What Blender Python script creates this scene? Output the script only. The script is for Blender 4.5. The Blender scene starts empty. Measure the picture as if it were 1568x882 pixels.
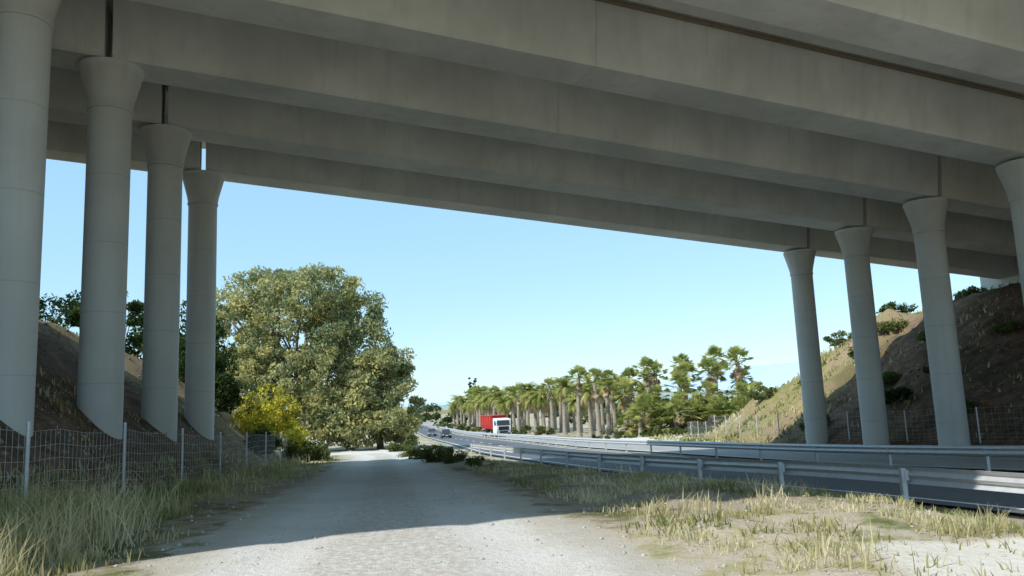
import bpy, math, random
import numpy as np
from mathutils import Vector, Matrix
random.seed(7); rng=np.random.default_rng(11)
sc=bpy.context.scene
# ------------------------------------------------------------------ helpers
def frac(a): return a-np.floor(a)
def vnoise(x,y,seed=0.0):
    x=np.asarray(x,float); y=np.asarray(y,float)
    ix=np.floor(x); iy=np.floor(y); fx=x-ix; fy=y-iy
    fx=fx*fx*(3-2*fx); fy=fy*fy*(3-2*fy)
    h=lambda a,b: frac(np.sin(a*127.1+b*311.7+seed*74.7)*43758.5453)
    return (h(ix,iy)*(1-fx)+h(ix+1,iy)*fx)*(1-fy)+(h(ix,iy+1)*(1-fx)+h(ix+1,iy+1)*fx)*fy
def sstep(a,b,x):
    t=np.clip((x-a)/(b-a),0,1); return t*t*(3-2*t)

class NT:
    def __init__(s,name):
        s.m=bpy.data.materials.new(name); s.m.use_nodes=True
        s.t=s.m.node_tree; s.t.nodes.clear()
        s.out=s.t.nodes.new('ShaderNodeOutputMaterial')
    def n(s,typ,ins=None,**kw):
        nd=s.t.nodes.new(typ)
        for k,v in kw.items(): setattr(nd,k,v)
        if ins:
            for k,v in ins.items(): s.set(nd,k,v)
        return nd
    def set(s,nd,k,v):
        sock=nd.inputs[k]
        if isinstance(v,bpy.types.NodeSocket): s.t.links.new(v,sock)
        else:
            if hasattr(sock,'default_value'):
                if isinstance(v,tuple) and len(v)==3 and sock.type=='RGBA': v=(*v,1)
                sock.default_value=v
    def noise(s,scale,detail=3,rough=.55,vec=None):
        d={'Scale':scale,'Detail':detail,'Roughness':rough}
        if vec is not None: d['Vector']=vec
        return s.n('ShaderNodeTexNoise',d).outputs['Fac']
    def pos(s): return s.n('ShaderNodeNewGeometry').outputs['Position']
    def mapv(s,vec,scale):
        return s.n('ShaderNodeMapping',{'Vector':vec,'Scale':scale}).outputs[0]
    def mr(s,v,a,b,c=0.,d=1.,smooth=True):
        nd=s.n('ShaderNodeMapRange',{'Value':v,'From Min':a,'From Max':b,'To Min':c,'To Max':d})
        if smooth: nd.interpolation_type='SMOOTHSTEP'
        return nd.outputs[0]
    def mix(s,f,a,b,mode='MIX'):
        nd=s.n('ShaderNodeMix',data_type='RGBA',blend_type=mode)
        s.set(nd,0,f); s.set(nd,6,a); s.set(nd,7,b); return nd.outputs[2]
    def math(s,op,a,b=0.):
        nd=s.n('ShaderNodeMath',operation=op); s.set(nd,0,a); s.set(nd,1,b); return nd.outputs[0]
    def attr(s,name): return s.n('ShaderNodeAttribute',attribute_name=name).outputs['Fac']
    def principled(s,col,rough=.8,metal=0.,bump=None,bstr=.3,bdist=.02,spec=.3):
        p=s.n('ShaderNodeBsdfPrincipled',{'Base Color':col,'Roughness':rough,'Metallic':metal,'Specular IOR Level':spec})
        if bump is not None:
            b=s.n('ShaderNodeBump',{'Height':bump,'Strength':bstr,'Distance':bdist}); s.set(p,'Normal',b.outputs[0])
        s.t.links.new(p.outputs[0],s.out.inputs[0]); return s.m

def simple(name,col,rough=.6,metal=0.,var=.15,scale=6):
    t=NT(name); P=t.pos(); n=t.noise(scale,3,.6,P)
    c2=tuple(max(0,c*(1-var*2)) for c in col)
    return t.principled(t.mix(n,c2,tuple(min(1,c*(1+var)) for c in col)),rough,metal)

def mk_concrete(name,base,stain=.5,joints=False):
    t=NT(name); P=t.pos()
    big=t.noise(.35,3,.6,P); mid=t.noise(2.2,4,.65,P)
    streak=t.noise(1.,4,.6,t.mapv(P,(2.6,2.6,.16)))
    dark=tuple(c*.62 for c in base); lite=tuple(min(1,c*1.08) for c in base)
    c=t.mix(t.mr(big,.35,.68),tuple(c*.88 for c in base),lite)
    c=t.mix(t.math('MULTIPLY',t.mr(streak,.48,.72),stain),c,dark)
    c=t.mix(t.math('MULTIPLY',t.mr(mid,.55,.75),.25),c,(base[0]*.85,base[1]*.8,base[2]*.68))
    if joints:
        v=t.attr('v')
        fr=t.math('FRACT',t.math('DIVIDE',v,2.05))
        line=t.mr(fr,.0,.018,1.,0.,False)
        c=t.mix(t.math('MULTIPLY',line,.8),c,tuple(x*.4 for x in base))
        seg=t.noise(1.,0,.5,t.n('ShaderNodeCombineXYZ',{'Z':t.math('FLOOR',t.math('DIVIDE',v,2.05))}).outputs[0])
        c=t.mix(t.math('MULTIPLY',t.mr(seg,.3,.7),.25),c,tuple(x*.72 for x in base))
        c=t.mix(t.math('MULTIPLY',t.mr(t.attr('v'),19.05,19.4),.45),c,(base[0]*.76,base[1]*.70,base[2]*.56))
    vo=t.n('ShaderNodeTexVoronoi',{'Vector':P,'Scale':1.3}); pit=t.mr(vo.outputs['Distance'],.03,.06,1.,0.)
    c=t.mix(t.math('MULTIPLY',pit,.4),c,dark)
    return t.principled(c,.85,0,None)

class M:
    def __init__(s): s.v=[];s.f=[];s.mi=[];s.a=[]
    def add(s,vs,fs,mi=0,val=None):
        o=len(s.v); s.v+= [tuple(v) for v in vs]
        s.f+=[tuple(i+o for i in f) for f in fs]; s.mi+=[mi]*len(fs)
        s.a+= list(val) if val is not None else [0.]*len(vs)
    def box(s,c,size,mi=0,mat=None):
        x,y,z=[k/2 for k in size]; vs=[Vector((sx*x,sy*y,sz*z)) for sx in(-1,1) for sy in(-1,1) for sz in(-1,1)]
        if mat: vs=[mat@v for v in vs]
        vs=[v+Vector(c) for v in vs]
        s.add(vs,[(0,1,3,2),(4,6,7,5),(0,4,5,1),(2,3,7,6),(0,2,6,4),(1,5,7,3)],mi)
    def tube(s,pts,rad,n=8,mi=0,cap=True,vals=None):
        pts=[Vector(p) for p in pts]; vs=[];fs=[];al=[]
        up=None
        for i,p in enumerate(pts):
            d=(pts[min(i+1,len(pts)-1)]-pts[max(i-1,0)])
            if d.length<1e-9: d=Vector((0,0,1))
            d.normalize()
            if up is None: up=d.orthogonal().normalized()
            up=(up-d*up.dot(d)); up=up.normalized() if up.length>1e-6 else d.orthogonal().normalized()
            w=d.cross(up)
            for j in range(n):
                a=2*math.pi*j/n; vs.append(p+(up*math.cos(a)+w*math.sin(a))*rad[i]); al.append(vals[i] if vals else 0.)
        for i in range(len(pts)-1):
            for j in range(n):
                fs.append((i*n+j,i*n+(j+1)%n,(i+1)*n+(j+1)%n,(i+1)*n+j))
        if cap: fs.append(tuple(range(n))[::-1]); fs.append(tuple((len(pts)-1)*n+j for j in range(n)))
        s.add(vs,fs,mi,al)
    def prism(s,poly,a,b,mi=0):
        n=len(a); fs=[(i,(i+1)%n,n+(i+1)%n,n+i) for i in range(n)]+[tuple(range(n))[::-1],tuple(range(n,2*n))]
        s.add(list(a)+list(b),fs,mi)
    def obj(s,name,mats,parent=None,smooth=False,loc=None,rot=None,bevel=0):
        me=bpy.data.meshes.new(name); me.from_pydata(s.v,[],s.f)
        for m in mats: me.materials.append(m)
        me.polygons.foreach_set('material_index',s.mi)
        at=me.attributes.new('v','FLOAT','POINT'); at.data.foreach_set('value',s.a)
        if smooth: me.polygons.foreach_set('use_smooth',[True]*len(s.f))
        me.update()
        o=bpy.data.objects.new(name,me); sc.collection.objects.link(o)
        if parent: o.parent=parent
        if loc is not None: o.location=loc
        if rot is not None: o.rotation_euler=rot
        if bevel:
            b=o.modifiers.new('b','BEVEL'); b.width=bevel; b.segments=2; b.limit_method='ANGLE'
        return o
def empty(name,loc=(0,0,0),rot=(0,0,0)):
    e=bpy.data.objects.new(name,None); sc.collection.objects.link(e); e.location=loc; e.rotation_euler=rot; return e
def np_mesh(name,V,F,mats,attrs=None,parent=None,mi=None,smooth=False):
    me=bpy.data.meshes.new(name); k=F.shape[1]
    me.vertices.add(len(V)); me.vertices.foreach_set('co',V.astype(np.float32).ravel())
    me.loops.add(F.size); me.loops.foreach_set('vertex_index',F.astype(np.int32).ravel())
    me.polygons.add(len(F)); me.polygons.foreach_set('loop_start',np.arange(0,F.size,k,dtype=np.int32))
    for m in mats: me.materials.append(m)
    if mi is not None: me.polygons.foreach_set('material_index',mi.astype(np.int32))
    if smooth: me.polygons.foreach_set('use_smooth',np.ones(len(F),bool))
    me.update(calc_edges=True)
    if attrs:
        for n,a in attrs.items():
            at=me.attributes.new(n,'FLOAT','POINT'); at.data.foreach_set('value',a.astype(np.float32))
    me.validate()
    o=bpy.data.objects.new(name,me); sc.collection.objects.link(o)
    if parent: o.parent=parent
    return o

# ------------------------------------------------------------------ layout (world metres)
L1=np.array([-11.2,17.2]); dv=np.array([30.45,11.15]); cv=np.array([-.8,5.57])
DL=float(np.hypot(*dv)); du=dv/DL; nv=np.array([-du[1],du[0]])
ZB=12.3; GR=-2.6
def B(t,k,q,e):
    p=L1+t*dv+k*cv+q*nv
    return (p[0],p[1],ZB+GR*t+e)
def PP(x,y): return (x-L1[0])*nv[0]+(y-L1[1])*nv[1]
ty=np.arange(-200,3001,1.0)
Et=np.interp(ty,[-200,-40,0,16,37,60,90,120,155,230,330,600,3000],[64,22.3,12.4,8.2,2.5,-3.0,-7.4,-12.2,-18.2,-31,-50,-110,-700])
ker=np.ones(17)/17; Et=np.convolve(np.pad(Et,8,mode='edge'),ker,'valid')
Zt=np.interp(ty,[-200,-40,0,16,20.4,26.5,33.5,60,120,155,230,400,3000],[0,-.1,-.4,-.68,-.85,-1.1,-1.33,-2.0,-3.5,-4.2,-4.9,-5.2,-5.2])
Zt=np.convolve(np.pad(Zt,3,mode='edge'),np.ones(7)/7,'valid')
def E(y): return np.interp(y,ty,Et)
def ZR(y): return np.interp(y,ty,Zt)
def ZP(y): return np.interp(y,[-50,13,17,36,52,70,120,230,400],[0,0,-.12,-.9,-1.42,-1.95,-3.3,-4.7,-5.2])
def FX(y): return np.interp(y,[-60,0,13.3,18.4,22.5,30,45,60,75,90],[-4,-6.3,-8.2,-9.0,-9.6,-10.7,-13,-19,-34,-60])
PATH=[(1.5,-40),(-.4,0),(-1.3,8),(-1.8,11),(-2.75,16.8),(-6.0,35.6),(-8.7,51),(-10.6,58),(-15,65),(-24,72),(-45,82),(-90,95)]
def dpath(x,y):
    best=np.full(np.shape(x),1e9)
    for (x0,y0),(x1,y1) in zip(PATH[:-1],PATH[1:]):
        vx,vy=x1-x0,y1-y0; t=np.clip(((x-x0)*vx+(y-y0)*vy)/(vx*vx+vy*vy),0,1)
        best=np.minimum(best,np.hypot(x-x0-t*vx,y-y0-t*vy))
    return best-np.interp(y,[6,12,25,60],[2.9,2.4,2.2,2.4])
def toe(y): return 15.9+.2*np.maximum(0,y-46)
def ground(x,y):
    x=np.asarray(x,float); y=np.asarray(y,float)
    a=x-E(y); zr=ZR(y); zp=ZP(y)
    w=sstep(.9,5.2,-a)
    z=zr+(zp-zr)*w
    rough=(vnoise(x*.9,y*.9,1)-.5)*.16+(vnoise(x*3.1,y*3.1,2)-.5)*.07
    dp=dpath(x,y)
    off=sstep(.2,1.2,dp)*sstep(1.2,2.2,-a)+sstep(14.8,16,a)
    z=z+rough*np.clip(off,0,1)
    z=z-.035*np.exp(-((dp+1.35)/.28)**2)*(.5+vnoise(x*.5,y*.3,44))
    p=PP(x,y)
    und=(vnoise(x*.22,y*.22,3)-.4)*.8+(vnoise(x*.7,y*.7,4)-.5)*.5+(vnoise(x*1.7,y*1.7,5)-.5)*.3
    s=np.maximum(0,FX(y)-x-.1)
    cap=np.minimum(11.3-.6*np.maximum(0,p-16),11.3+.6*np.minimum(0,p+13))
    bank=2.1*(1-sstep(48,62,y))
    cap=np.maximum(cap,bank)
    hl=np.minimum(np.where(s<3,.84*s,2.52+.64*(s-3)),cap)
    z=z+hl+und*sstep(1.5,4.5,s)*sstep(.3,2,hl)
    s2=np.maximum(0,a-toe(y))
    capr=np.minimum(11.4-.6*np.maximum(p-18.6,0),11.4+.5*np.minimum(0,p+13))
    capr=np.clip(capr-zr,0.,8.9)
    hr=np.minimum((.6+.12*sstep(46,60,y))*s2,capr)
    z=z+hr+und*sstep(1,4,s2)*sstep(.3,2,hr)
    cor=(a>-.9)&(a<14.7)
    z=np.where(cor,zr-.06,z)
    return z
def gz(x,y): return float(ground(np.array([x]),np.array([y]))[0])

# ------------------------------------------------------------------ materials
conc=mk_concrete('bridge_concrete',(.72,.71,.65),.24)
concC=mk_concrete('column_concrete',(.72,.735,.735),.3,True)
concD=mk_concrete('stained_concrete',(.26,.21,.14),.5)
steel=NT('galvanised_steel'); _n=steel.noise(5,3,.6,steel.pos())
steel=steel.principled(steel.mix(_n,(.48,.49,.50),(.72,.73,.74)),.45,.4)
def mk_ground():
    t=NT('ground_soil_grass'); P=t.pos()
    n1=t.noise(.25,3,.6,P); n2=t.noise(1.7,4,.65,P); n3=t.noise(9,3,.7,P); n4=t.noise(60,2,.7,P)
    soil=t.mix(n3,(.34,.28,.20),(.58,.51,.41))
    straw=t.mix(n3,(.28,.25,.11),(.44,.40,.22))
    green=t.mix(n3,(.06,.08,.02),(.16,.18,.06))
    g=t.mix(t.mr(n2,.46,.66),soil,straw)
    g=t.mix(t.mr(t.math('ADD',t.math('MULTIPLY',n1,.6),t.math('MULTIPLY',n2,.4)),.49,.63),g,green)
    sl=t.mix(t.mr(t.math('ADD',t.math('MULTIPLY',n1,.5),t.math('MULTIPLY',n2,.5)),.44,.60),t.mix(n3,(.20,.14,.08),(.38,.29,.18)),t.mix(n3,(.11,.125,.03),(.27,.26,.09)))
    g=t.mix(t.attr('slope'),g,sl)
    dirt_shade=t.mix(t.mr(n2,.35,.7),(.10,.062,.04),(.22,.145,.095))  # brown earth, deepened so the deck's shade sits in its colour
    dirt_shade=t.mix(t.mr(n3,.5,.75),dirt_shade,(.30,.215,.15))
    dirt_shade=t.mix(t.math('MULTIPLY',t.mr(n1,.48,.62),.5),dirt_shade,(.065,.06,.028))
    g=t.mix(t.attr('dirt_shade'),g,dirt_shade)
    nn=t.math('ADD',t.math('MULTIPLY',n2,1.3),t.math('MULTIPLY',n3,.7))
    grav=t.mix(t.mr(n4,.3,.7),(.44,.42,.39),(.76,.735,.69))
    grav=t.mix(t.math('MULTIPLY',t.mr(n2,.35,.7),.8),grav,(.58,.55,.50))
    vo=t.n('ShaderNodeTexVoronoi',{'Vector':P,'Scale':22.}); sm=t.mr(vo.outputs['Distance'],.1,.5,.7,0.)
    grav=t.mix(t.math('MULTIPLY',sm,t.mr(n3,.5,.7)),grav,(.28,.26,.22))
    dp=t.attr('dpath')
    cen=t.math('MULTIPLY',t.mr(t.math('ADD',dp,n2),-1.5,-1.1,1.,0.),t.mr(n3,.35,.6))
    grav=t.mix(t.math('MULTIPLY',cen,.6),grav,(.36,.32,.25))
    edge=t.mr(t.math('ADD',dp,n2),-.55,.25,0.,.65)
    grav=t.mix(edge,grav,(.38,.335,.25))
    grav=t.mix(t.math('MULTIPLY',t.mr(n1,.45,.65),.35),grav,(.42,.37,.30))
    m=t.mr(t.math('ADD',dp,nn),.75,1.25,1.,0.)
    g=t.mix(m,g,grav)
    lot=t.mr(t.math('ADD',t.attr('lot'),t.math('MULTIPLY',n2,.3)),.45,.75)
    g=t.mix(lot,g,t.mix(n3,(.50,.46,.39),(.72,.68,.60)))
    h=t.math('ADD',t.math('MULTIPLY',n3,.6),t.math('MULTIPLY',n4,.3))
    return t.principled(g,.95,0,h,.8,.07,.1)
gm=mk_ground()
# ------------------------------------------------------------------ terrain sheet
def spaced(lo,hi,step,gl,gh,growth=1.16):
    c=list(np.arange(lo,hi+1e-6,step)); s=step
    while c[-1]<gh: s*=growth; c.append(c[-1]+s)
    s=step
    while c[0]>gl: s*=growth; c.insert(0,c[0]-s)
    return c
xs=np.array(spaced(-26,26,.25,-3500,3500,1.12))
ys=list(np.arange(3,62,.27)); s=.27
while ys[-1]<240: s=min(s*1.04,1.6); ys.append(ys[-1]+s)
while ys[-1]<5000: s*=1.13; ys.append(ys[-1]+s)
s=.4
while ys[0]>-400: s*=1.15; ys.insert(0,ys[0]-s)
ys=np.array(ys)
X,Y=np.meshgrid(xs,ys); Zz=ground(X,Y)
nx,ny=len(xs),len(ys)
idx=np.arange(nx*ny).reshape(ny,nx)
F=np.stack([idx[:-1,:-1],idx[:-1,1:],idx[1:,1:],idx[1:,:-1]],-1).reshape(-1,4)
p=PP(X,Y); a=X-E(Y)
und=vnoise(X*.4,Y*.4,9)
dirt_shade=sstep(-14,-11,p)*(1-sstep(20,28,p+und*3))*np.maximum(sstep(-.3,.8,FX(Y)-X),sstep(15.5,16.5,a))  # mask for bare under-deck earth with shade painted into its tones
dirt_shade=np.clip(dirt_shade+.45*sstep(-12,-9,p)*(1-sstep(18,21,p)),0,1)
lot=sstep(14,15,a)*(1-sstep(26,31,a+und*4))*sstep(54,59,Y-.1*X)*(1-sstep(86,96,Y+und*6))*(1-sstep(-.8,.8,a-toe(Y))*(1-sstep(76,84,Y)))
lot=np.maximum(lot,sstep(56,60,Y)*(1-sstep(66,72,Y))*sstep(-30,-24,X)*(1-sstep(-9,-6,X)))
lot=np.maximum(lot,.8*sstep(2.6,4.4,X+und)*(1-sstep(8.5,10,Y+und*2))*sstep(-6,2,Y)*sstep(1,2,-a))
slope=np.maximum(sstep(15,17,a)*(1-sstep(80,130,Y)),sstep(0,1.5,FX(Y)-X))
V=np.stack([X.ravel(),Y.ravel(),Zz.ravel()],1)
np_mesh('ground',V,F,[gm],{'dpath':dpath(X,Y).ravel(),'dirt_shade':dirt_shade.ravel(),'lot':lot.ravel(),'slope':slope.ravel()},smooth=True)

# ------------------------------------------------------------------ roads
def mk_asphalt(name,c1,c2):
    t=NT(name); P=t.pos(); n=t.noise(45,2,.7,P); b=t.noise(.5,3,.6,t.mapv(P,(1.5,.2,1)))
    c=t.mix(n,c1,c2); c=t.mix(t.math('MULTIPLY',t.mr(b,.4,.7),.4),c,tuple(x*.7 for x in c1))
    return t.principled(c,.75,0,None,spec=.35)
asph=mk_asphalt('asphalt',(.085,.087,.095),(.15,.152,.16))
asph2=mk_asphalt('pale_asphalt',(.28,.275,.265),(.40,.39,.37))
paint=simple('road_paint',(.80,.80,.78),.6,0,.1,9)
def ribbon(name,o0,o1,mat,dz,y0=-60,y1=500,parent=None,dash=None):
    m=M(); y=y0; yy=[]
    while y<y1: yy.append(y); y+= 1. if y<120 else 3.
    if dash:
        y=y0
        while y<y1:
            seg=np.linspace(y,y+dash[0],5)
            vs=[];fs=[]
            for q in seg: vs+=[(float(E(q))+o0,q,float(ZR(q))+dz),(float(E(q))+o1,q,float(ZR(q))+dz)]
            for i in range(4): fs.append((2*i,2*i+1,2*i+3,2*i+2))
            m.add(vs,fs); y+=dash[0]+dash[1]
    else:
        vs=[];fs=[]
        for q in yy: vs+=[(float(E(q))+o0,q,float(ZR(q))+dz),(float(E(q))+o1,q,float(ZR(q))+dz)]
        for i in range(len(yy)-1): fs.append((2*i,2*i+1,2*i+3,2*i+2))
        m.add(vs,fs)
    return m.obj(name,[mat],parent)
rd=ribbon('road',-.1,7.6,asph,0)
ribbon('edge_line_a',.35,.5,paint,.005,parent=rd); ribbon('edge_line_b',7.0,7.15,paint,.005,parent=rd)
ribbon('centre_line',3.72,3.86,paint,.005,y1=260,parent=rd,dash=(3.5,5.5))
sr=ribbon('slip_road',8.7,14.4,asph2,0)
ribbon('slip_edge_a',9.0,9.15,paint,.005,parent=sr); ribbon('slip_edge_b',13.9,14.05,paint,.005,parent=sr)

def guardrail(name,off,y0,y1,side,step=4.0,ph=0.):
    par=empty(name,(float(E(y0))+off,y0,float(ZR(y0))))
    inv=Vector(par.location)
    prof=[(0,.43),(.03,.445),(.08,.50),(.08,.53),(.0,.585),(.0,.60),(.08,.65),(.08,.68),(.03,.735),(0,.75)]
    m=M(); yy=np.arange(y0,y1,1.0 if y1<130 else 2.); vs=[];fs=[]
    for q in yy:
        for (o,z) in prof: vs.append(Vector((float(E(q))+off+side*o,q,float(ZR(q))+z))-inv)
    k=len(prof)
    for i in range(len(yy)-1):
        for j in range(k-1): fs.append((i*k+j,i*k+j+1,(i+1)*k+j+1,(i+1)*k+j))
    m.add(vs,fs)
    o=m.obj('rail_beam',[steel],par,True); md=o.modifiers.new('s','SOLIDIFY'); md.thickness=.006
    m=M(); q=y0+.3+ph
    while q<y1-1:
        x=float(E(q))+off; z=float(ZR(q))-.1
        for (cx,cy,sx,sy) in ((-side*.09,0,.008,.10),(-side*.05,-.05,.09,.008),(-side*.05,.05,.09,.008)):
            m.box(Vector((x+cx,q+cy,z+.41))-inv,(sx,sy,.82))
        m.box(Vector((x+side*.0,q,z+.69))-inv,(.08,.14,.2))
        q+=step
    m.obj('posts',[steel],par)
guardrail('guardrail',-.75,-20,62,1,4.0,-.6)
guardrail('guardrail',8.15,-20,230,-1,4.0)
# ------------------------------------------------------------------ bridge
br=empty('highway_overpass_bridge',(0,0,0))
KS=[-2,-1,0,1,2,3]
prof=[(-.80,.09),(-.71,0),(.71,0),(.80,.09),(1.0,1.62),(1.05,1.9),(-1.05,1.9),(-1.0,1.62)]
g=.11/DL; tl,tr=-.54,1.52
i=0
for k in KS:
    for (t0,t1) in ((tl,-g),(g,.447),(.4474,1-g),(1+g,tr)):
        m=M(); i+=1
        m.prism(None,[B(t0,k,q,e) for q,e in prof],[B(t1,k,q,e) for q,e in prof])
        m.obj('beam_%d'%i,[conc],br)
def slab(name,k0,q0,k1,q1,e0,e1,mat):
    m=M()
    m.prism(None,[B(tl,k0,q0,e0),B(tl,k1,q1,e0),B(tl,k1,q1,e1),B(tl,k0,q0,e1)],[B(tr,k0,q0,e0),B(tr,k1,q1,e0),B(tr,k1,q1,e1),B(tr,k0,q0,e1)])
    return m.obj(name,[mat],br)
slab('deck_slab_north',0,-1.13,3,2.2,1.903,2.15,conc)
slab('deck_slab_south',-2,-2.2,0,-1.34,1.903,2.15,conc)
slab('gap_light_cap',0,-1.6,0,-.8,2.153,2.6,concD)  # added slab over the deck gap, keeps sunlight from leaking through
slab('joint_filler',0,-1.24,0,-1.12,1.80,1.90,concD)
slab('parapet_far',3,1.95,3,2.25,2.152,3.1,conc)
slab('parapet_near',-2,-2.25,-2,-1.95,2.152,3.1,conc)
ci=0
for t in (0,1):
    for k in KS:
        x,y,zt=B(t,k,0,-.05); zb=gz(x,y)-1.6; ci+=1
        H=zt-zb; R=.6
        pr=[(0,R)]
        for f in np.arange(.5,H-1.45,1.0): pr.append((f,R))
        pr+=[(H-1.42,R),(H-1.40,R+.035),(H-1.30,R+.04),(H-1.27,R+.02),(H-1.0,R+.07),(H-.6,R+.17),(H-.3,R+.25),(H-.16,R+.285),(H-.14,R+.30),(H-.01,R+.30),(H,R+.28)]
        n=48; vs=[];fs=[];al=[]
        for (h,r) in pr:
            top=max(0,(h-(H-1.25))/1.1); top=min(top,1) if h<H-.15 else 0
            for j in range(n):
                an=2*math.pi*j/n; rr=r-(.03*top*(1 if (j%4)in(0,) else 0))
                vs.append((x+rr*math.cos(an),y+rr*math.sin(an),zb+h)); al.append(H-1.41-h+20.5)
        for a_ in range(len(pr)-1):
            for j in range(n): fs.append((a_*n+j,a_*n+(j+1)%n,(a_+1)*n+(j+1)%n,(a_+1)*n+j))
        fs.append(tuple((len(pr)-1)*n+j for j in range(n)))
        m=M(); m.add(vs,fs,0,al)
        for dt in (-.012,.012):
            bx,by,bz=B(t+dt,k,0,-.022); m.box((bx,by,bz-.01),(.45,.45,.05),1)
        o=m.obj('column_%d'%ci,[concC,concD],br,True)
        md=o.modifiers.new('e','EDGE_SPLIT'); md.split_angle=math.radians(50)
for nm,t in (('abutment_left',tl+.02),('abutment_right',tr-.02)):
    m=M(); w=.5/DL
    def rect(t): return [B(t-w,-2,-2.3,-9),B(t+w,-2,-2.3,-9),B(t+w,3,2.3,-9),B(t-w,3,2.3,-9)]
    sgn=-1 if t<0 else 1; t2=t+sgn*1.2/DL
    lo=rect(t2); hi=[(q[0],q[1],q[2]+10.88) for q in rect(t2)]
    m.prism(None,lo,hi); m.obj(nm,[conc],br)

# ------------------------------------------------------------------ fences
wire=simple('fence_wire',(.62,.62,.60),.5,.2,.1)
def fence(name,fx,ya,yb,sp,vs_,r=.0042,h0=1.62):
    fe=empty(name,(float(fx(ya)),ya,gz(fx(ya),ya))); inv=Vector(fe.location)
    m=M(); q=ya
    while q<yb:
        x=float(fx(q)); z=gz(x,q)
        m.tube([Vector((x,q,z-.2))-inv,Vector((x,q,z+h0))-inv],[.034,.034],8)
        m.tube([Vector((x,q,z+h0))-inv,Vector((x,q,z+h0+.03))-inv],[.04,.034],8)
        q+=sp
    m.obj('posts',[steel],fe,False)
    m=M()
    for q0 in np.arange(ya,yb-1.2,1.2):
        for h in (.08,.22,.38,.56,.76,.98,1.22,1.48):
            pts=[Vector((float(fx(q))+.035,q,gz(fx(q),q)+h))-inv for q in (q0,q0+1.2)]
            m.tube(pts,[r,r],3,cap=False)
    for q in np.arange(ya,yb-1.2,vs_):
        x=float(fx(q))+.035; z=gz(x-.035,q)
        m.tube([Vector((x,q,z+.05))-inv,Vector((x,q,z+1.5))-inv],[r*.85,r*.85],3,cap=False)
    m.obj('wire_mesh',[wire],fe)
fence('wire_fence',FX,3.7,50,4.8,.2)
fence('wire_fence',lambda y:E(y)+float(toe(y))+.7,26,84,4.2,.35,.0035,1.5)

# ------------------------------------------------------------------ foliage
def leafmat(name,cols,trans=.3):
    t=NT(name); v=t.attr('v')
    r=t.n('ShaderNodeValToRGB',{'Fac':v}); el=r.color_ramp.elements
    while len(el)<len(cols): el.new(.5)
    for i_,c in enumerate(cols): el[i_].position=i_/(len(cols)-1); el[i_].color=(*c,1)
    d=t.n('ShaderNodeBsdfDiffuse',{'Color':r.outputs[0]}); tr_=t.n('ShaderNodeBsdfTranslucent',{'Color':r.outputs[0]})
    a_=t.n('ShaderNodeMixShader',{0:trans,1:d.outputs[0],2:tr_.outputs[0]})
    t.t.links.new(a_.outputs[0],t.out.inputs[0]); return t.m
euc=leafmat('eucalyptus_leaves',[(.17,.21,.10),(.31,.34,.17),(.44,.43,.19),(.60,.54,.22)],.38)
dark=leafmat('dark_leaves',[(.02,.04,.012),(.05,.08,.025),(.09,.12,.04)])
olive=leafmat('bush_leaves',[(.06,.085,.025),(.12,.15,.05),(.20,.21,.08)])
yel=leafmat('gorse_flowers',[(.14,.16,.03),(.40,.38,.06),(.74,.66,.08),(.85,.77,.12)])
grassm=leafmat('grass_blades',[(.08,.13,.025),(.17,.20,.06),(.44,.39,.19),(.66,.60,.38)],.35)
bark=simple('bark',(.26,.22,.17),.9,0,.3,3)
palmbark=simple('palm_trunk',(.36,.31,.25),.9,0,.3,3)
def leaves(name,C,S,val,mat,parent=None,aspect=.45,nb=None,droop=0.):
    N=len(C); d=rng.normal(size=(N,3)); d[:,2]-=droop; d/=np.linalg.norm(d,axis=1)[:,None]
    e=rng.normal(size=(N,3))
    if nb is not None: e=np.cross(d,nb+.8*rng.normal(size=(N,3)))
    else: e=np.cross(d,e)
    e/=np.linalg.norm(e,axis=1)[:,None]+1e-9
    a_=d*S[:,None]; b_=e*(S*aspect)[:,None]
    V=np.stack([C-a_,C+b_,C+a_,C-b_],1).reshape(-1,3); F=np.arange(4*N).reshape(N,4)
    return np_mesh(name,V,F,[mat],{'v':np.repeat(val,4)},parent)
def crown(lobes,ncl,nleaf,cr,rmin=.45):
    vol=np.array([l[3]*l[4]*l[5] for l in lobes])**.7; vol/=vol.sum()
    Cs=[];Ns=[];Vs=[]
    for l,w in zip(lobes,vol):
        m_=max(3,int(ncl*w)); u=rng.normal(size=(m_,3)); u/=np.linalg.norm(u,axis=1)[:,None]
        r=rng.uniform(rmin,1.04,size=(m_,1))**.6
        c=np.array(l[:3])+u*r*np.array(l[3:])
        cv_=rng.uniform(0,1,size=m_); k_=int(nleaf/ncl)
        rad=cr*rng.uniform(.55,1.35,size=m_)
        w_=rng.normal(size=(m_,k_,3)); w_/=np.linalg.norm(w_,axis=2)[...,None]
        rr=rng.uniform(.25,1.,size=(m_,k_,1))**.5
        P=c[:,None,:]+w_*rr*rad[:,None,None]*np.array([1,1,.75])
        Cs.append(P.reshape(-1,3)); Ns.append(w_.reshape(-1,3))
        Vs.append(np.clip(np.repeat(cv_,k_)*.75+rng.uniform(-.1,.35,size=m_*k_),0,1))
    return np.concatenate(Cs),np.concatenate(Ns),np.concatenate(Vs)
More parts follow.
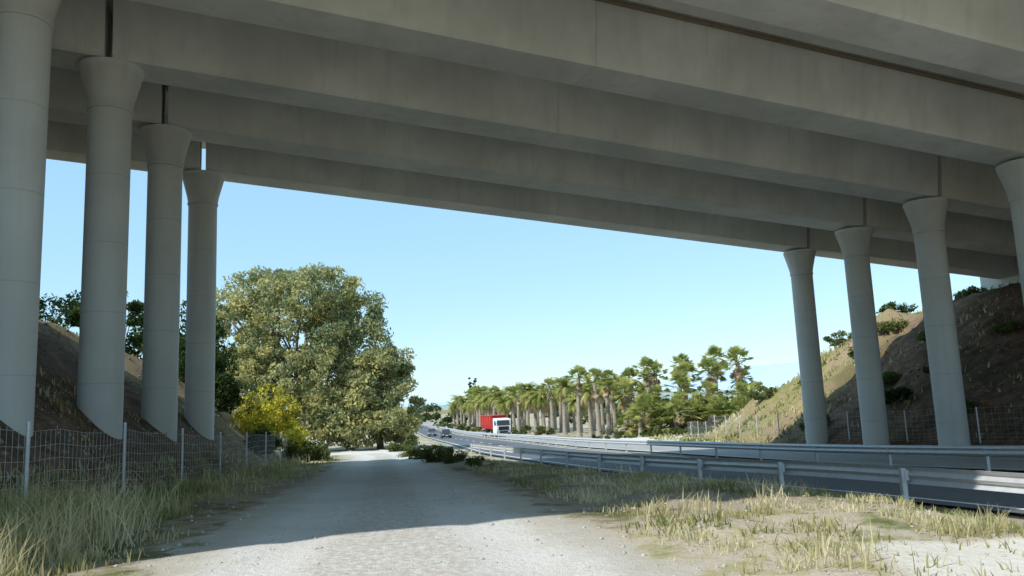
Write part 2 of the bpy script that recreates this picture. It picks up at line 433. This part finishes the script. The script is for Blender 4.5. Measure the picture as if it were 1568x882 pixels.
def tree(name,base,lobes,ncl,nleaf,cr,ls,mat,trunk_r=.35,droop=0.,asp=.4,rmin=.45):
    par=empty(name,base); bz=base[2]
    rel=[(l[0]-base[0],l[1]-base[1],l[2]-bz,*l[3:]) for l in lobes]
    m=M(); top=max(l[2] for l in rel)
    fork=Vector((.1,.0,top*.3))
    m.tube([(0,0,-.4),(.05,0,top*.15),fork],[trunk_r*1.3,trunk_r,trunk_r*.85],9)
    for l in rel:
        c=Vector(l[:3]); st=fork if c.z>fork.z else Vector((0,0,max(.1,c.z*.4)))
        mid=st.lerp(c,.5)+Vector((random.uniform(-.4,.4),random.uniform(-.4,.4),.3))
        m.tube([st,mid,c],[trunk_r*.6,trunk_r*.38,trunk_r*.15],7)
        for j in range(4):
            a_=Vector((random.uniform(-1,1)*l[3],random.uniform(-1,1)*l[4],random.uniform(-.3,1)*l[5]))*.7
            m.tube([mid,mid.lerp(c+a_,.5)+Vector((0,0,.2)),c+a_],[trunk_r*.25,trunk_r*.14,trunk_r*.04],5)
    m.obj('trunk_and_limbs',[bark],par,True)
    C,N_,Vv=crown(rel,ncl,nleaf,cr,rmin)
    ok=C[:,2]>.1; C,N_,Vv=C[ok],N_[ok],Vv[ok]
    leaves('crown',C,ls*rng.uniform(.6,1.3,size=len(C)),Vv,mat,par,asp,N_,droop)
    return par
tree('eucalyptus_tree',(-20.5,74,gz(-20.5,74)),[(-20.5,74,9.5,6.0,5.5,5.3),(-26.0,74,8,3.8,4.5,5.2),(-16.0,74,7.5,4.0,4.5,5.2),(-21,71,4.0,6.5,4.5,4.5),(-18.2,73,12.5,4.0,4,2.6),(-23.8,75,12.9,3.8,3,2.3),(-27.6,75,11.2,2.0,2,2.2),(-14.3,73,10.2,2.2,2.4,2.2),(-15.8,71,3.2,4,4,4.2),(-24.5,71,2.8,3.5,3.5,3.5),(-20,70,1.6,4.5,3,2.6),(-15.5,68.5,1.2,2.6,2,2.4)],640,72000,1.05,.20,euc,.5,.6,.42,.6)
tree('eucalyptus_tree',(-12.5,72,gz(-12.5,72)),[(-12.3,72,3.6,3.0,3.2,3.6),(-10.9,73,2.2,1.9,2.5,3.4),(-14.5,71,2.0,3,3,3.6),(-11.6,73,5.6,1.7,2,1.8),(-12.8,69.5,.4,3.2,2,2.2),(-10.4,71,-.2,1.6,1.6,1.7)],240,30000,.75,.19,euc,.28,.6,.42,.6)
tree('pine_tree',(-36,60,gz(-36,60)),[(-35.5,60,9.0,4.5,3,2.2),(-38,60,6,4,3,4)],100,12000,.9,.2,dark,.3)
tree('pine_tree',(-29,58,gz(-29,58)),[(-29.5,58,8.2,3.2,3,3.2),(-27,58,5,2.6,3,4.5),(-31,58,4,3,3,4)],120,15000,.8,.2,dark,.3)
tree('pine_tree',(-25,60,gz(-25,60)),[(-24.5,60,6.6,2.4,2.4,3.4),(-26,60,3,2.6,3,3.5)],80,10000,.8,.2,dark,.25)
def bush(name,x,y,r,h,mat,n=5000,ls=.07,cr=.35,ry=None,asp=.4):
    z=gz(x,y); lb=[(0,0,h*.40,r*.75,(ry or r)*.75,h*.42)]
    for j in range(6):
        a_=random.uniform(0,6.28); lb.append((math.cos(a_)*r*.65,math.sin(a_)*(ry or r)*.65,h*random.uniform(.12,.6),r*.42,r*.42,h*.3))
    par=empty(name,(x,y,z)); m=M()
    for l in lb: m.tube([(0,0,-.1),(l[0]*.5,l[1]*.5,l[2]*.4),l[:3]],[.05,.04,.015],5)
    m.obj('stems',[bark],par)
    C,N_,Vv=crown(lb,max(12,n//70),n,cr,.6); C[:,2]=np.abs(C[:,2])
    leaves('foliage',C,ls*rng.uniform(.6,1.4,size=len(C)),Vv,mat,par,asp,N_)
bush('gorse_bush',-13.9,44.0,1.5,3.6,yel,9000,.08,.33)
bush('gorse_bush',-15.2,48.0,1.5,4.8,yel,7000,.08,.33)
bush('gorse_bush',-13.0,46.5,1.1,2.6,yel,4500,.08,.3)
bush('shrub',-17.2,44,1.9,4.6,dark,9000,.11,.5)
bush('shrub',-15.8,41,1.2,2.4,dark,6000,.09,.4)
bush('shrub',-13.2,40.5,1.0,1.3,dark,4500,.08,.3)
bush('shrub',-12.0,44.5,1.2,1.4,olive,5000,.08,.3)
bush('shrub',-18.8,48,2.4,4.6,dark,8000,.12,.5)
bush('shrub',-3.9,37,.75,.9,olive,3500,.06,.22,1.6)
bush('shrub',-2.8,34,.5,.5,olive,2000,.05,.18,1.2)
bush('shrub',-1.6,30.5,.35,.35,olive,1500,.04,.15,1.0)
bush('shrub',-5.2,42.5,.7,.6,olive,2200,.05,.2,1.6)
bush('shrub',-6.4,48,.7,.5,olive,2200,.05,.2,1.8)
bush('shrub',-8.9,61,1.0,.9,olive,3000,.08,.25,1.5)
for (x,y,r,h,mt) in [(17.6,47.0,.8,1.3,olive),(20.4,43,.9,1.0,dark),(20.8,37.5,.6,.7,olive),(26,62,1.5,1.3,olive),(29.5,60,1.2,.9,dark),(34,60,1.3,.9,olive),(38,62,1.4,1.3,olive),(24,68,1.3,1.2,olive),(31,52,1.0,.7,olive),(22.5,48,.8,.7,olive),(24,54,1.0,.8,dark),(27,56,1.0,.8,olive),(21.5,58,1.0,.9,olive),(33,56,1.2,.7,dark),(20,64,1.3,1.1,olive),(23.5,44,.5,.4,dark),(26,49,.6,.5,olive),(27,43,.6,.5,olive)]:
    bush('shrub',x,y,r,h,mt,2400,.10,.32)

# ---- palms
pg=leafmat('palm_fronds',[(.15,.20,.05),(.28,.32,.09),(.52,.49,.17)],.38)
pd=leafmat('palm_dead_fronds',[(.28,.21,.12),(.42,.33,.19),(.54,.44,.27)],.2)
def palm(h,kind,seed):
    r=random.Random(seed); m=M()
    lean=(r.uniform(-.3,.3),r.uniform(-.3,.3))
    pts=[(lean[0]*f*f,lean[1]*f*f,h*f) for f in (0,.08,.3,.6,1)]
    if h>1: m.tube([(0,0,-.3)]+pts,[.5,.45,.34,.29,.27,.25],9,0)
    top=Vector(pts[-1])
    def fan(o,dirv,R,mi,val):
        side=dirv.cross(Vector((0,0,1)));
        side=side.normalized() if side.length>.05 else Vector((1,0,0))
        side=(side+Vector((r.uniform(-.5,.5),r.uniform(-.5,.5),r.uniform(-.5,.5)))).normalized()
        n=11
        for i_ in range(n):
            a_=(i_/(n-1)-.5)*2.9; dd=(dirv*math.cos(a_)+side*math.sin(a_)).normalized()
            wd=(dirv*-math.sin(a_)+side*math.cos(a_))*R*.09
            Rr=R*r.uniform(.8,1.1); tip=o+dd*Rr+Vector((0,0,-.07*Rr))
            midp=o+dd*Rr*.55
            m.add([o,midp+wd,tip,midp-wd],[(0,1,2,3)],mi,[val+r.uniform(-.1,.1)]*4)
    if kind=='fan':
        for i_ in range(40):
            az=r.uniform(0,6.283); el=math.radians(r.uniform(-30,88))
            dv_=Vector((math.cos(az)*math.cos(el),math.sin(az)*math.cos(el),math.sin(el)))
            o=top+dv_*r.uniform(.9,1.4)
            m.tube([top,o],[.03,.018],3,1,False,[.6,.6])
            fan(o,(dv_+Vector((0,0,-.06))).normalized(),r.uniform(.65,.9),1,r.uniform(.1,.95))
        for i_ in range(22):
            az=r.uniform(0,6.283); el=math.radians(r.uniform(-85,-45))
            dv_=Vector((math.cos(az)*math.cos(el),math.sin(az)*math.cos(el),math.sin(el)))
            st=top+Vector((0,0,-r.uniform(.1,min(1.5,h*.3)))); o=st+dv_*.3+Vector((math.cos(az),math.sin(az),0))*.15
            fan(o,dv_,r.uniform(.5,.7),2,r.uniform(.1,.9))
    else:
        for i_ in range(60):
            az=r.uniform(0,6.283); el=math.radians(r.uniform(-35,80)); Lf=r.uniform(2.4,3.2)
            mi=2 if el<math.radians(-14) else 1
            hor=Vector((math.cos(az),math.sin(az),0)); sd=Vector((-math.sin(az),math.cos(az),0)); pp=[]
            q=top.copy(); e_=el
            for s_ in range(7):
                pp.append(q.copy()); q=q+(hor*math.cos(e_)+Vector((0,0,math.sin(e_))))*Lf/6; e_-=math.radians(17)
            m.tube(pp,[.04]*3+[.02]*4,3,mi,False,[.7]*7); vb=r.uniform(.1,.95)
            for s_ in range(1,7):
                dirp=(pp[s_]-pp[s_-1]).normalized()
                for sg in (-1,1):
                    for f in (0,.5):
                        o=pp[s_-1].lerp(pp[s_],f); ll=.7*math.sin(math.pi*min(.97,(s_+f)/7.3)+.15)
                        tip=o+sd*sg*ll*.8+dirp*ll*.55+Vector((0,0,-.22*ll)); w_=dirp*.1
                        m.add([o-w_,o+w_,tip],[(0,1,2)],mi,[vb]*3)
    return m
fans=[palm(h,'fan',i_) for i_,h in enumerate((7.6,6.4,8.4,4.6))]
dates=[palm(h,'date',20+i_) for i_,h in enumerate((6.4,5.4,7.1))]
lows=[palm(h,'fan',40+i_) for i_,h in enumerate((1.2,2.4))]
def meshof(mm,name):
    o=mm.obj(name,[palmbark,pg,pd]); me=o.data; bpy.data.objects.remove(o); return me
fm=[meshof(x,'fan_palm') for x in fans]; lm=[meshof(x,'low_palm') for x in lows]
def place(name,me,x,y,s=1.,rz=0.):
    o=bpy.data.objects.new(name,me); sc.collection.objects.link(o)
    o.location=(x,y,gz(x,y)); o.scale=(s,s,s*random.uniform(.95,1.05)); o.rotation_euler=(0,0,rz)
for (x,y,i_,s) in [(8.0,104,0,1),(10.2,100,1,1),(12.3,108,0,1),(13.6,100,3,1.15),(15.0,105,1,1.08),(16.8,100,2,1.0),(18.9,106,0,1.05),(20.4,98,3,1.25),(21.6,102,0,1),(23.0,107,2,1.0),(24.0,98,1,1.12),(26.2,104,2,1.08),(28.2,99,0,1.08),(30.4,106,1,1),(33,115,1,.9),(16.4,93,3,.9),(22.4,93,3,1.0),(36,118,3,1.1),(26.8,94,3,.95)]:
    place('fan_palm_tree',fm[i_],x,y,s,random.uniform(0,6))
for i_ in range(22):
    place('low_palm_tree',lm[i_%2],13+i_*.72+random.uniform(-.4,.4),random.uniform(88,93),random.uniform(.9,1.2),random.uniform(0,6))
tot=M(); j=0
for row in range(3):
    for i_ in range(22):
        f=i_/21; x=10-28*f+row*4.4+random.uniform(-.5,.5); y=112+112*f+row*4.5+random.uniform(-1.2,1.2)
        src=(dates+fans[:1])[j%4]; j+=1; s=random.uniform(.85,1.1)*(1+.12*f); rz=random.uniform(0,6.28)
        mt=Matrix.Translation((x,y,gz(x,y)))@Matrix.Rotation(rz,4,'Z')@Matrix.Scale(s,4)
        A=np.array(src.v)@np.array(mt.to_3x3()).T+np.array(mt.translation)
        o_=len(tot.v); tot.v+=list(map(tuple,A)); tot.f+=[tuple(q+o_ for q in ff) for ff in src.f]; tot.mi+=src.mi; tot.a+=src.a
tot.obj('palm_tree_row',[palmbark,pg,pd])
def mass(name,pts,n,ls,cr,mat):
    lb=[(x,y,gz(x,y)+h*.45,w,w,h*.55) for (x,y,w,h) in pts]
    C,N_,Vv=crown(lb,max(len(pts)*6,n//80),n,cr,.6)
    leaves(name,C,ls*rng.uniform(.6,1.4,size=len(C)),Vv,mat,None,.5,N_)
mass('hedge',[(9+i_*1.2,87.5+random.uniform(-.5,.5),.8,random.uniform(.5,1.1)) for i_ in range(16)],8000,.12,.3,olive)
mass('distant_hedge',[(4-i_*1.6,128+i_*6.6,2.,random.uniform(1.0,1.8)) for i_ in range(17)],8000,.22,.5,olive)
mass('distant_trees',[(-44+random.uniform(-1,1)+i_*3.6,272+random.uniform(-12,12),3.2,random.uniform(5,9)) for i_ in range(10)]+[(-150+i_*9+random.uniform(-3,3),330+random.uniform(-20,40),7,random.uniform(5,10)) for i_ in range(48)],44000,.5,1.6,dark)
mass('distant_treeline',[(40+i_*8+random.uniform(-3,3),200+random.uniform(-20,30),5,random.uniform(4,7)) for i_ in range(14)],14000,.4,1.3,olive)
mass('grove',[(12+random.uniform(0,34),170+random.uniform(0,50),4,random.uniform(3,4.5)) for i_ in range(14)],14000,.35,1.1,olive)
for x in (-17.5,-15.6):
    tree('cypress_tree',(x,300,gz(x,300)),[(x,300,1+i_*1.9,1.3-.17*i_,1.3-.17*i_,2.2) for i_ in range(6)],60,5000,.5,.28,dark,.25)

# ------------------------------------------------------------------ hills
def hills(name,R,f,col,seed):
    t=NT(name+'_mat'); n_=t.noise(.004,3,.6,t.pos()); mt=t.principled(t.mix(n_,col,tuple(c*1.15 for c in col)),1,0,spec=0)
    az=np.linspace(-60,62,260); rows=6; V=[];
    top=np.array([f(a_) for a_ in az])*(.75+.5*vnoise(az*.35,az*0,seed))+(vnoise(az*1.7,az*0,seed+1)-.5)*.0022*R
    for r_ in range(rows):
        fr=r_/(rows-1)
        for a_,h in zip(az,top):
            RR=R+fr*R*.12; V.append((RR*math.sin(math.radians(a_)),RR*math.cos(math.radians(a_)),-8+(max(h,3)+8)*math.sin(fr*math.pi/2)))
    n=len(az); F=np.array([(r_*n+j_,r_*n+j_+1,(r_+1)*n+j_+1,(r_+1)*n+j_) for r_ in range(rows-1) for j_ in range(n-1)])
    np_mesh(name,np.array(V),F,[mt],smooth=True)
hills('distant_hills',2600,lambda a_: 12+62*math.exp(-((a_-17)/9)**2)+55*math.exp(-((a_-32)/14)**2),(.38,.50,.63),3)  # pale blue is air haze painted into the hills' base colour
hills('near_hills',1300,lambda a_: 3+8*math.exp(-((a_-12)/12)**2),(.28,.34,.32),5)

# ------------------------------------------------------------------ vehicles (face -Y)
glass=simple('window_glass',(.04,.05,.06),.15,0,.1)
tyre=simple('tyre_rubber',(.025,.025,.025),.9); chrome=simple('lamp_glass',(.75,.75,.72),.15,.2,.05)
def wheel(m,x,y,r,w): 
    m.tube([(x-w/2,y,r),(x+w/2,y,r)],[r,r],18,0)
    m.tube([(x-w/2-.01,y,r),(x+w/2+.01,y,r)],[r*.55,r*.55],12,1)
def car(x,y,col,nm='car'):
    rz=math.atan2(-(float(E(y+2))-float(E(y-2))),4.)
    par=empty(nm,(x,y,float(ZR(y))+.01),(0,0,rz)); pm=simple(nm+'_paint',col,.3,.2,.04)
    m=M()
    sec=[(-2.1,.35,.62,.78),(-1.95,.22,.74,.84),(-1.0,.2,.92,.88),(.9,.2,.95,.88),(1.8,.22,.95,.86),(2.1,.35,.8,.8)]
    vs=[];fs=[]
    for (yy_,z0,z1,hw) in sec: vs+=[(-hw,yy_,z0),(-hw,yy_,z1-.12),(-hw+.1,yy_,z1),(hw-.1,yy_,z1),(hw,yy_,z1-.12),(hw,yy_,z0)]
    for i_ in range(5):
        for j_ in range(6): fs.append((i_*6+j_,i_*6+(j_+1)%6,(i_+1)*6+(j_+1)%6,(i_+1)*6+j_))
    fs+=[tuple(range(6)),tuple(range(30,36))]; m.add(vs,fs)
    m.add([(-.62,-.35,1.45),(.62,-.35,1.45),(.62,1.1,1.45),(-.62,1.1,1.45),(-.55,.3,1.49),(.55,.3,1.49)],[(0,1,5,4),(1,2,5),(2,3,4,5),(3,0,4)])
    m.obj('body',[pm],par,bevel=.03)
    m=M(); vs=[(-.78,-1.05,.9),(.78,-1.05,.9),(.78,1.75,.93),(-.78,1.75,.93),(-.61,-.35,1.447),(.61,-.35,1.447),(.61,1.1,1.447),(-.61,1.1,1.447)]
    m.add(vs,[(0,1,5,4),(1,2,6,5),(2,3,7,6),(3,0,4,7)]); m.obj('windows',[glass],par)
    m=M()
    for a_ in((-.7,-1.3),(.7,-1.3),(-.7,1.3),(.7,1.3)): wheel(m,a_[0],a_[1],.32,.22)
    m.obj('wheels',[tyre,steel],par)
    m=M(); m.box((-.6,-2.06,.6),(.32,.1,.14)); m.box((.6,-2.06,.6),(.32,.1,.14)); m.obj('headlamps',[chrome],par)
    m=M(); m.box((0,-2.1,.42),(1.1,.06,.16)); m.box((0,-2.13,.5),(.5,.02,.11),1); m.obj('grille_and_plate',[tyre,paint],par)
    m=M()
    for sx in(-1,1): m.box((sx*.95,-.75,.98),(.18,.1,.12))
    m.obj('mirrors',[pm],par,bevel=.02)
car(float(E(136))+2.6,136,(.03,.035,.045)); car(float(E(158))+1.6,158,(.10,.11,.13)); car(float(E(330))+2.2,330,(.3,.3,.32)); 
def truck(x,y):
    rz=math.atan2(-(float(E(y+4))-float(E(y-4))),8.)
    par=empty('tipper_truck',(x,y,float(ZR(y))+.01),(0,0,rz+.13)); wp=simple('truck_white_paint',(.74,.74,.74),.35,0,.05); rp=simple('truck_red_paint',(.52,.03,.022),.4,0,.12)
    m=M(); prf=[(-1.05,.55),(-1.12,1.3),(-1.05,1.9),(-.75,2.75),(-.35,2.9),(1.0,2.95),(1.05,.55)]
    m.prism(None,[(-1.2,a_,b_) for a_,b_ in prf],[(1.2,a_,b_) for a_,b_ in prf]); m.obj('cab',[wp],par,bevel=.06)
    m=M(); m.add([(-1.08,-1.09,1.8),(1.08,-1.09,1.8),(1.02,-.85,2.6),(-1.02,-.85,2.6)],[(0,1,2,3)])
    for sx in(-1,1): m.add([(sx*1.215,-.8,1.8),(sx*1.215,.1,1.8),(sx*1.215,.1,2.5),(sx*1.215,-.62,2.5)],[(0,1,2,3)])
    m.obj('windows',[glass],par)
    m=M(); m.box((0,-1.14,1.35),(1.7,.05,.6)); m.box((0,-1.13,.75),(2.3,.12,.3)); m.obj('grille',[tyre],par)
    m=M(); 
    for sx in(-1,1): m.box((sx*.9,-1.19,.78),(.38,.05,.18)); 
    m.obj('headlamps',[chrome],par)
    m=M()
    for sx in(-1,1): m.box((sx*1.42,-1.0,2.2),(.2,.12,.6))
    m.obj('mirrors',[tyre],par,bevel=.03)
    m=M(); m.prism(None,[(-1.05,1.5,1.15),(1.05,1.5,1.15),(1.27,1.5,1.9),(1.27,1.5,3.3),(-1.27,1.5,3.3),(-1.27,1.5,1.9)],[(-1.05,8.4,1.15),(1.05,8.4,1.15),(1.27,8.6,1.9),(1.27,8.7,3.3),(-1.27,8.7,3.3),(-1.27,8.6,1.9)])
    for i_ in range(6):
        for sx in(-1,1): m.box((sx*1.31,2.1+i_*1.15,2.6),(.08,.12,1.3))
    m.box((0,5.05,3.35),(2.7,7.3,.1)); m.obj('tipper_body',[rp],par,bevel=.02)
    m=M(); m.box((0,4.2,.95),(.9,8.8,.25)); m.obj('chassis',[tyre],par)
    m=M()
    for yy_ in(-.2,2.6,6.1,7.4):
        for sx in(-1,1): wheel(m,sx*1.02,yy_,.5,.34)
    m.obj('wheels',[tyre,steel],par)
truck(float(E(128))+11.0,128)

# ------------------------------------------------------------------ grass and stones
def grass(name,N,xr,yr,hfun,keep,lean=.35,wd=.006,gb=0.):
    x=rng.uniform(*xr,size=N); u=rng.uniform(0,1,size=N); y=yr[0]*(yr[1]/yr[0])**u
    k=keep(x,y); ok=rng.uniform(size=N)<k; x,y=x[ok],y[ok]; N=len(x)
    z=ground(x,y)-.01; h=hfun(x,y)*rng.uniform(.35,1.15,size=N)
    an=rng.uniform(0,6.283,size=N); ln=np.abs(rng.normal(size=N))*lean
    dx,dy=np.cos(an)*ln*h,np.sin(an)*ln*h; a2=rng.uniform(0,6.283,size=N)
    w=wd*rng.uniform(.6,1.5,size=N)*(1+y/14); wx,wy=np.cos(a2)*w,np.sin(a2)*w
    b=np.stack([x,y,z],1); W=np.stack([wx,wy,0*w],1)
    mid=b+np.stack([dx*.35,dy*.35,h*.6],1); tip=b+np.stack([dx,dy,h],1)
    V=np.stack([b-W,b+W,mid+W*.7,mid-W*.7,tip],1).reshape(-1,3)
    o=np.arange(N)[:,None]*5
    F=np.concatenate([o+np.array([[0,1,2]]),o+np.array([[0,2,3]]),o+np.array([[3,2,4]])],0)
    val=np.clip(.72*vnoise(x*.6,y*.6,21)+.35*rng.uniform(size=N)+gb,0,1)
    np_mesh(name,V,F,[grassm],{'v':np.repeat(val,5)})
def clum(x,y,s,f=1.): return sstep(.42,.66,vnoise(x*f,y*f,s)*.6+vnoise(x*f*3.3,y*f*3.3,s+1)*.4)
off=lambda x,y: sstep(.15,.9,dpath(x,y)+.8*(vnoise(x*1.3,y*1.3,31)-.5))
bare=lambda x,y: 1-.85*sstep(2.6,3.8,x+vnoise(x*.4,y*.4,9))*(1-sstep(8.9,10.2,y+2*vnoise(x*.4,y*.4,9)))
grass('verge_grass_right',105000,(-2,9),(5,34),lambda x,y:.03+.11*clum(x,y,5,1.7),lambda x,y: off(x,y)*(x-E(y)<-.9)*(.04+.7*clum(x,y,5,1.7)**1.5)*(x>np.interp(y,[0,36],[-1,-6]))*bare(x,y),.6,.005,.08)
grass('verge_grass_left',110000,(-13,-2.5),(5,50),lambda x,y:.05+.17*clum(x,y,6,1.2),lambda x,y: off(x,y)*(x<np.interp(y,[0,36],[-1.5,-6]))*(x>FX(y)-1.0)*(.12+.85*clum(x,y,6,1.2)),.5,.005)
grass('tall_dry_grass',30000,(-9.6,-4.0),(5.5,13.5),lambda x,y:.2+.5*clum(x,y,8,.9),lambda x,y: sstep(.6,1.7,dpath(x,y))*(.06+.9*clum(x,y,8,.9))*(x>FX(y)-1),.6,.004,.22)
grass('fence_weeds',26000,(-15,-7),(11,50),lambda x,y:.2+.4*clum(x,y,12,.9),lambda x,y: np.exp(-((FX(y)-x+.4)/.8)**2)*clum(x,y,12,.9)*sstep(.2,.8,dpath(x,y)),.6,.004,.1)
grass('left_slope_grass',20000,(-26,-8),(10,48),lambda x,y:.1+.22*clum(x,y,15,.7),lambda x,y: (FX(y)-x>0)*sstep(.6,.95,clum(x,y,15,.45)),.6,.007,.1)
grass('embankment_grass',30000,(13,45),(34,90),lambda x,y:.12+.28*clum(x,y,14,.5),lambda x,y: sstep(15.5,17,x-E(y))*(.06+.94*clum(x,y,14,.5))*(.12+.88*sstep(17,24,PP(x,y))),.5,.012,.05)
grass('dry_tufts',24000,(.2,9),(6,22),lambda x,y:.08+.22*clum(x,y,17,1.3),lambda x,y: sstep(.2,.7,dpath(x,y))*(x-E(y)<-1)*sstep(.55,.75,vnoise(x*1.6,y*1.6,17))*bare(x,y),.6,.004,.35)
def stones(name,N,xr,yr,keep,r0,r1,col):
    x=rng.uniform(*xr,size=N); y=yr[0]*(yr[1]/yr[0])**rng.uniform(size=N); ok=keep(x,y); x,y=x[ok],y[ok]; N=len(x)
    r=r0+r1*rng.uniform(size=N)**4; z=ground(x,y)
    o6=np.array([(1,0,0),(-1,0,0),(0,1,0),(0,-1,0),(0,0,.7),(0,0,-.7)]); f8=np.array([(0,2,4),(2,1,4),(1,3,4),(3,0,4),(2,0,5),(1,2,5),(3,1,5),(0,3,5)])
    V=(o6[None]*(r[:,None,None]*rng.uniform(.6,1.3,size=(N,6,1)))+np.stack([x,y,z],1)[:,None,:]).reshape(-1,3)
    F=(f8[None]+np.arange(N)[:,None,None]*6).reshape(-1,3)
    np_mesh(name,V,F,[simple(name+'_mat',col,.9,0,.25,12)])
stones('gravel_stones',4200,(-7,8),(5,30),lambda x,y:(dpath(x,y)>-1.2-1.5*rng.uniform(size=len(x)))&(x-E(y)<-.6)&(x>FX(y)),.008,.035,(.50,.46,.40))
stones('embankment_stones',5000,(-26,-8),(9,46),lambda x,y:(FX(y)-x>.3),.02,.13,(.27,.21,.16))
stones('slope_stones',4000,(15,40),(26,62),lambda x,y:(x-E(y)>16),.03,.16,(.26,.21,.16))

# ------------------------------------------------------------------ light, sky, camera
S=Vector((-.80,-.60,0)).normalized(); el=math.radians(47)
S=Vector((S.x*math.cos(el),S.y*math.cos(el),math.sin(el)))
sun=bpy.data.lights.new('sun','SUN'); sun.energy=5; sun.angle=math.radians(.5); sun.color=(1,.975,.93)
so=bpy.data.objects.new('sun',sun); sc.collection.objects.link(so); so.rotation_euler=(-S).to_track_quat('-Z','Y').to_euler(); so.location=(0,0,60)
w=bpy.data.worlds.new('World'); sc.world=w; w.use_nodes=True; nt=w.node_tree
bg=nt.nodes['Background']; sk=nt.nodes.new('ShaderNodeTexSky'); sk.sky_type='NISHITA'; sk.sun_disc=False
sk.sun_elevation=el; sk.sun_rotation=math.atan2(S.x,S.y)%(2*math.pi); sk.air_density=1.; sk.dust_density=0.3; sk.ozone_density=1.5
mx=nt.nodes.new('ShaderNodeMix'); mx.data_type='RGBA'; mx.inputs[0].default_value=.45; mx.inputs[7].default_value=(3.9,7.2,9.6,1)
nt.links.new(sk.outputs[0],mx.inputs[6]); nt.links.new(mx.outputs[2],bg.inputs[0]); bg.inputs[1].default_value=.15
cam=bpy.data.cameras.new('camera'); cam.sensor_width=36; cam.lens=27.55; cam.clip_end=9000; cam.clip_start=.05
co=bpy.data.objects.new('camera',cam); sc.collection.objects.link(co)
co.matrix_world=Matrix.Translation((0,0,1.6))@Matrix.Rotation(math.radians(90+8.35),4,'X')@Matrix.Rotation(math.radians(-2.38),4,'Z')
sc.camera=co
sc.view_settings.view_transform='Standard'; sc.view_settings.look='None'; sc.view_settings.exposure=0
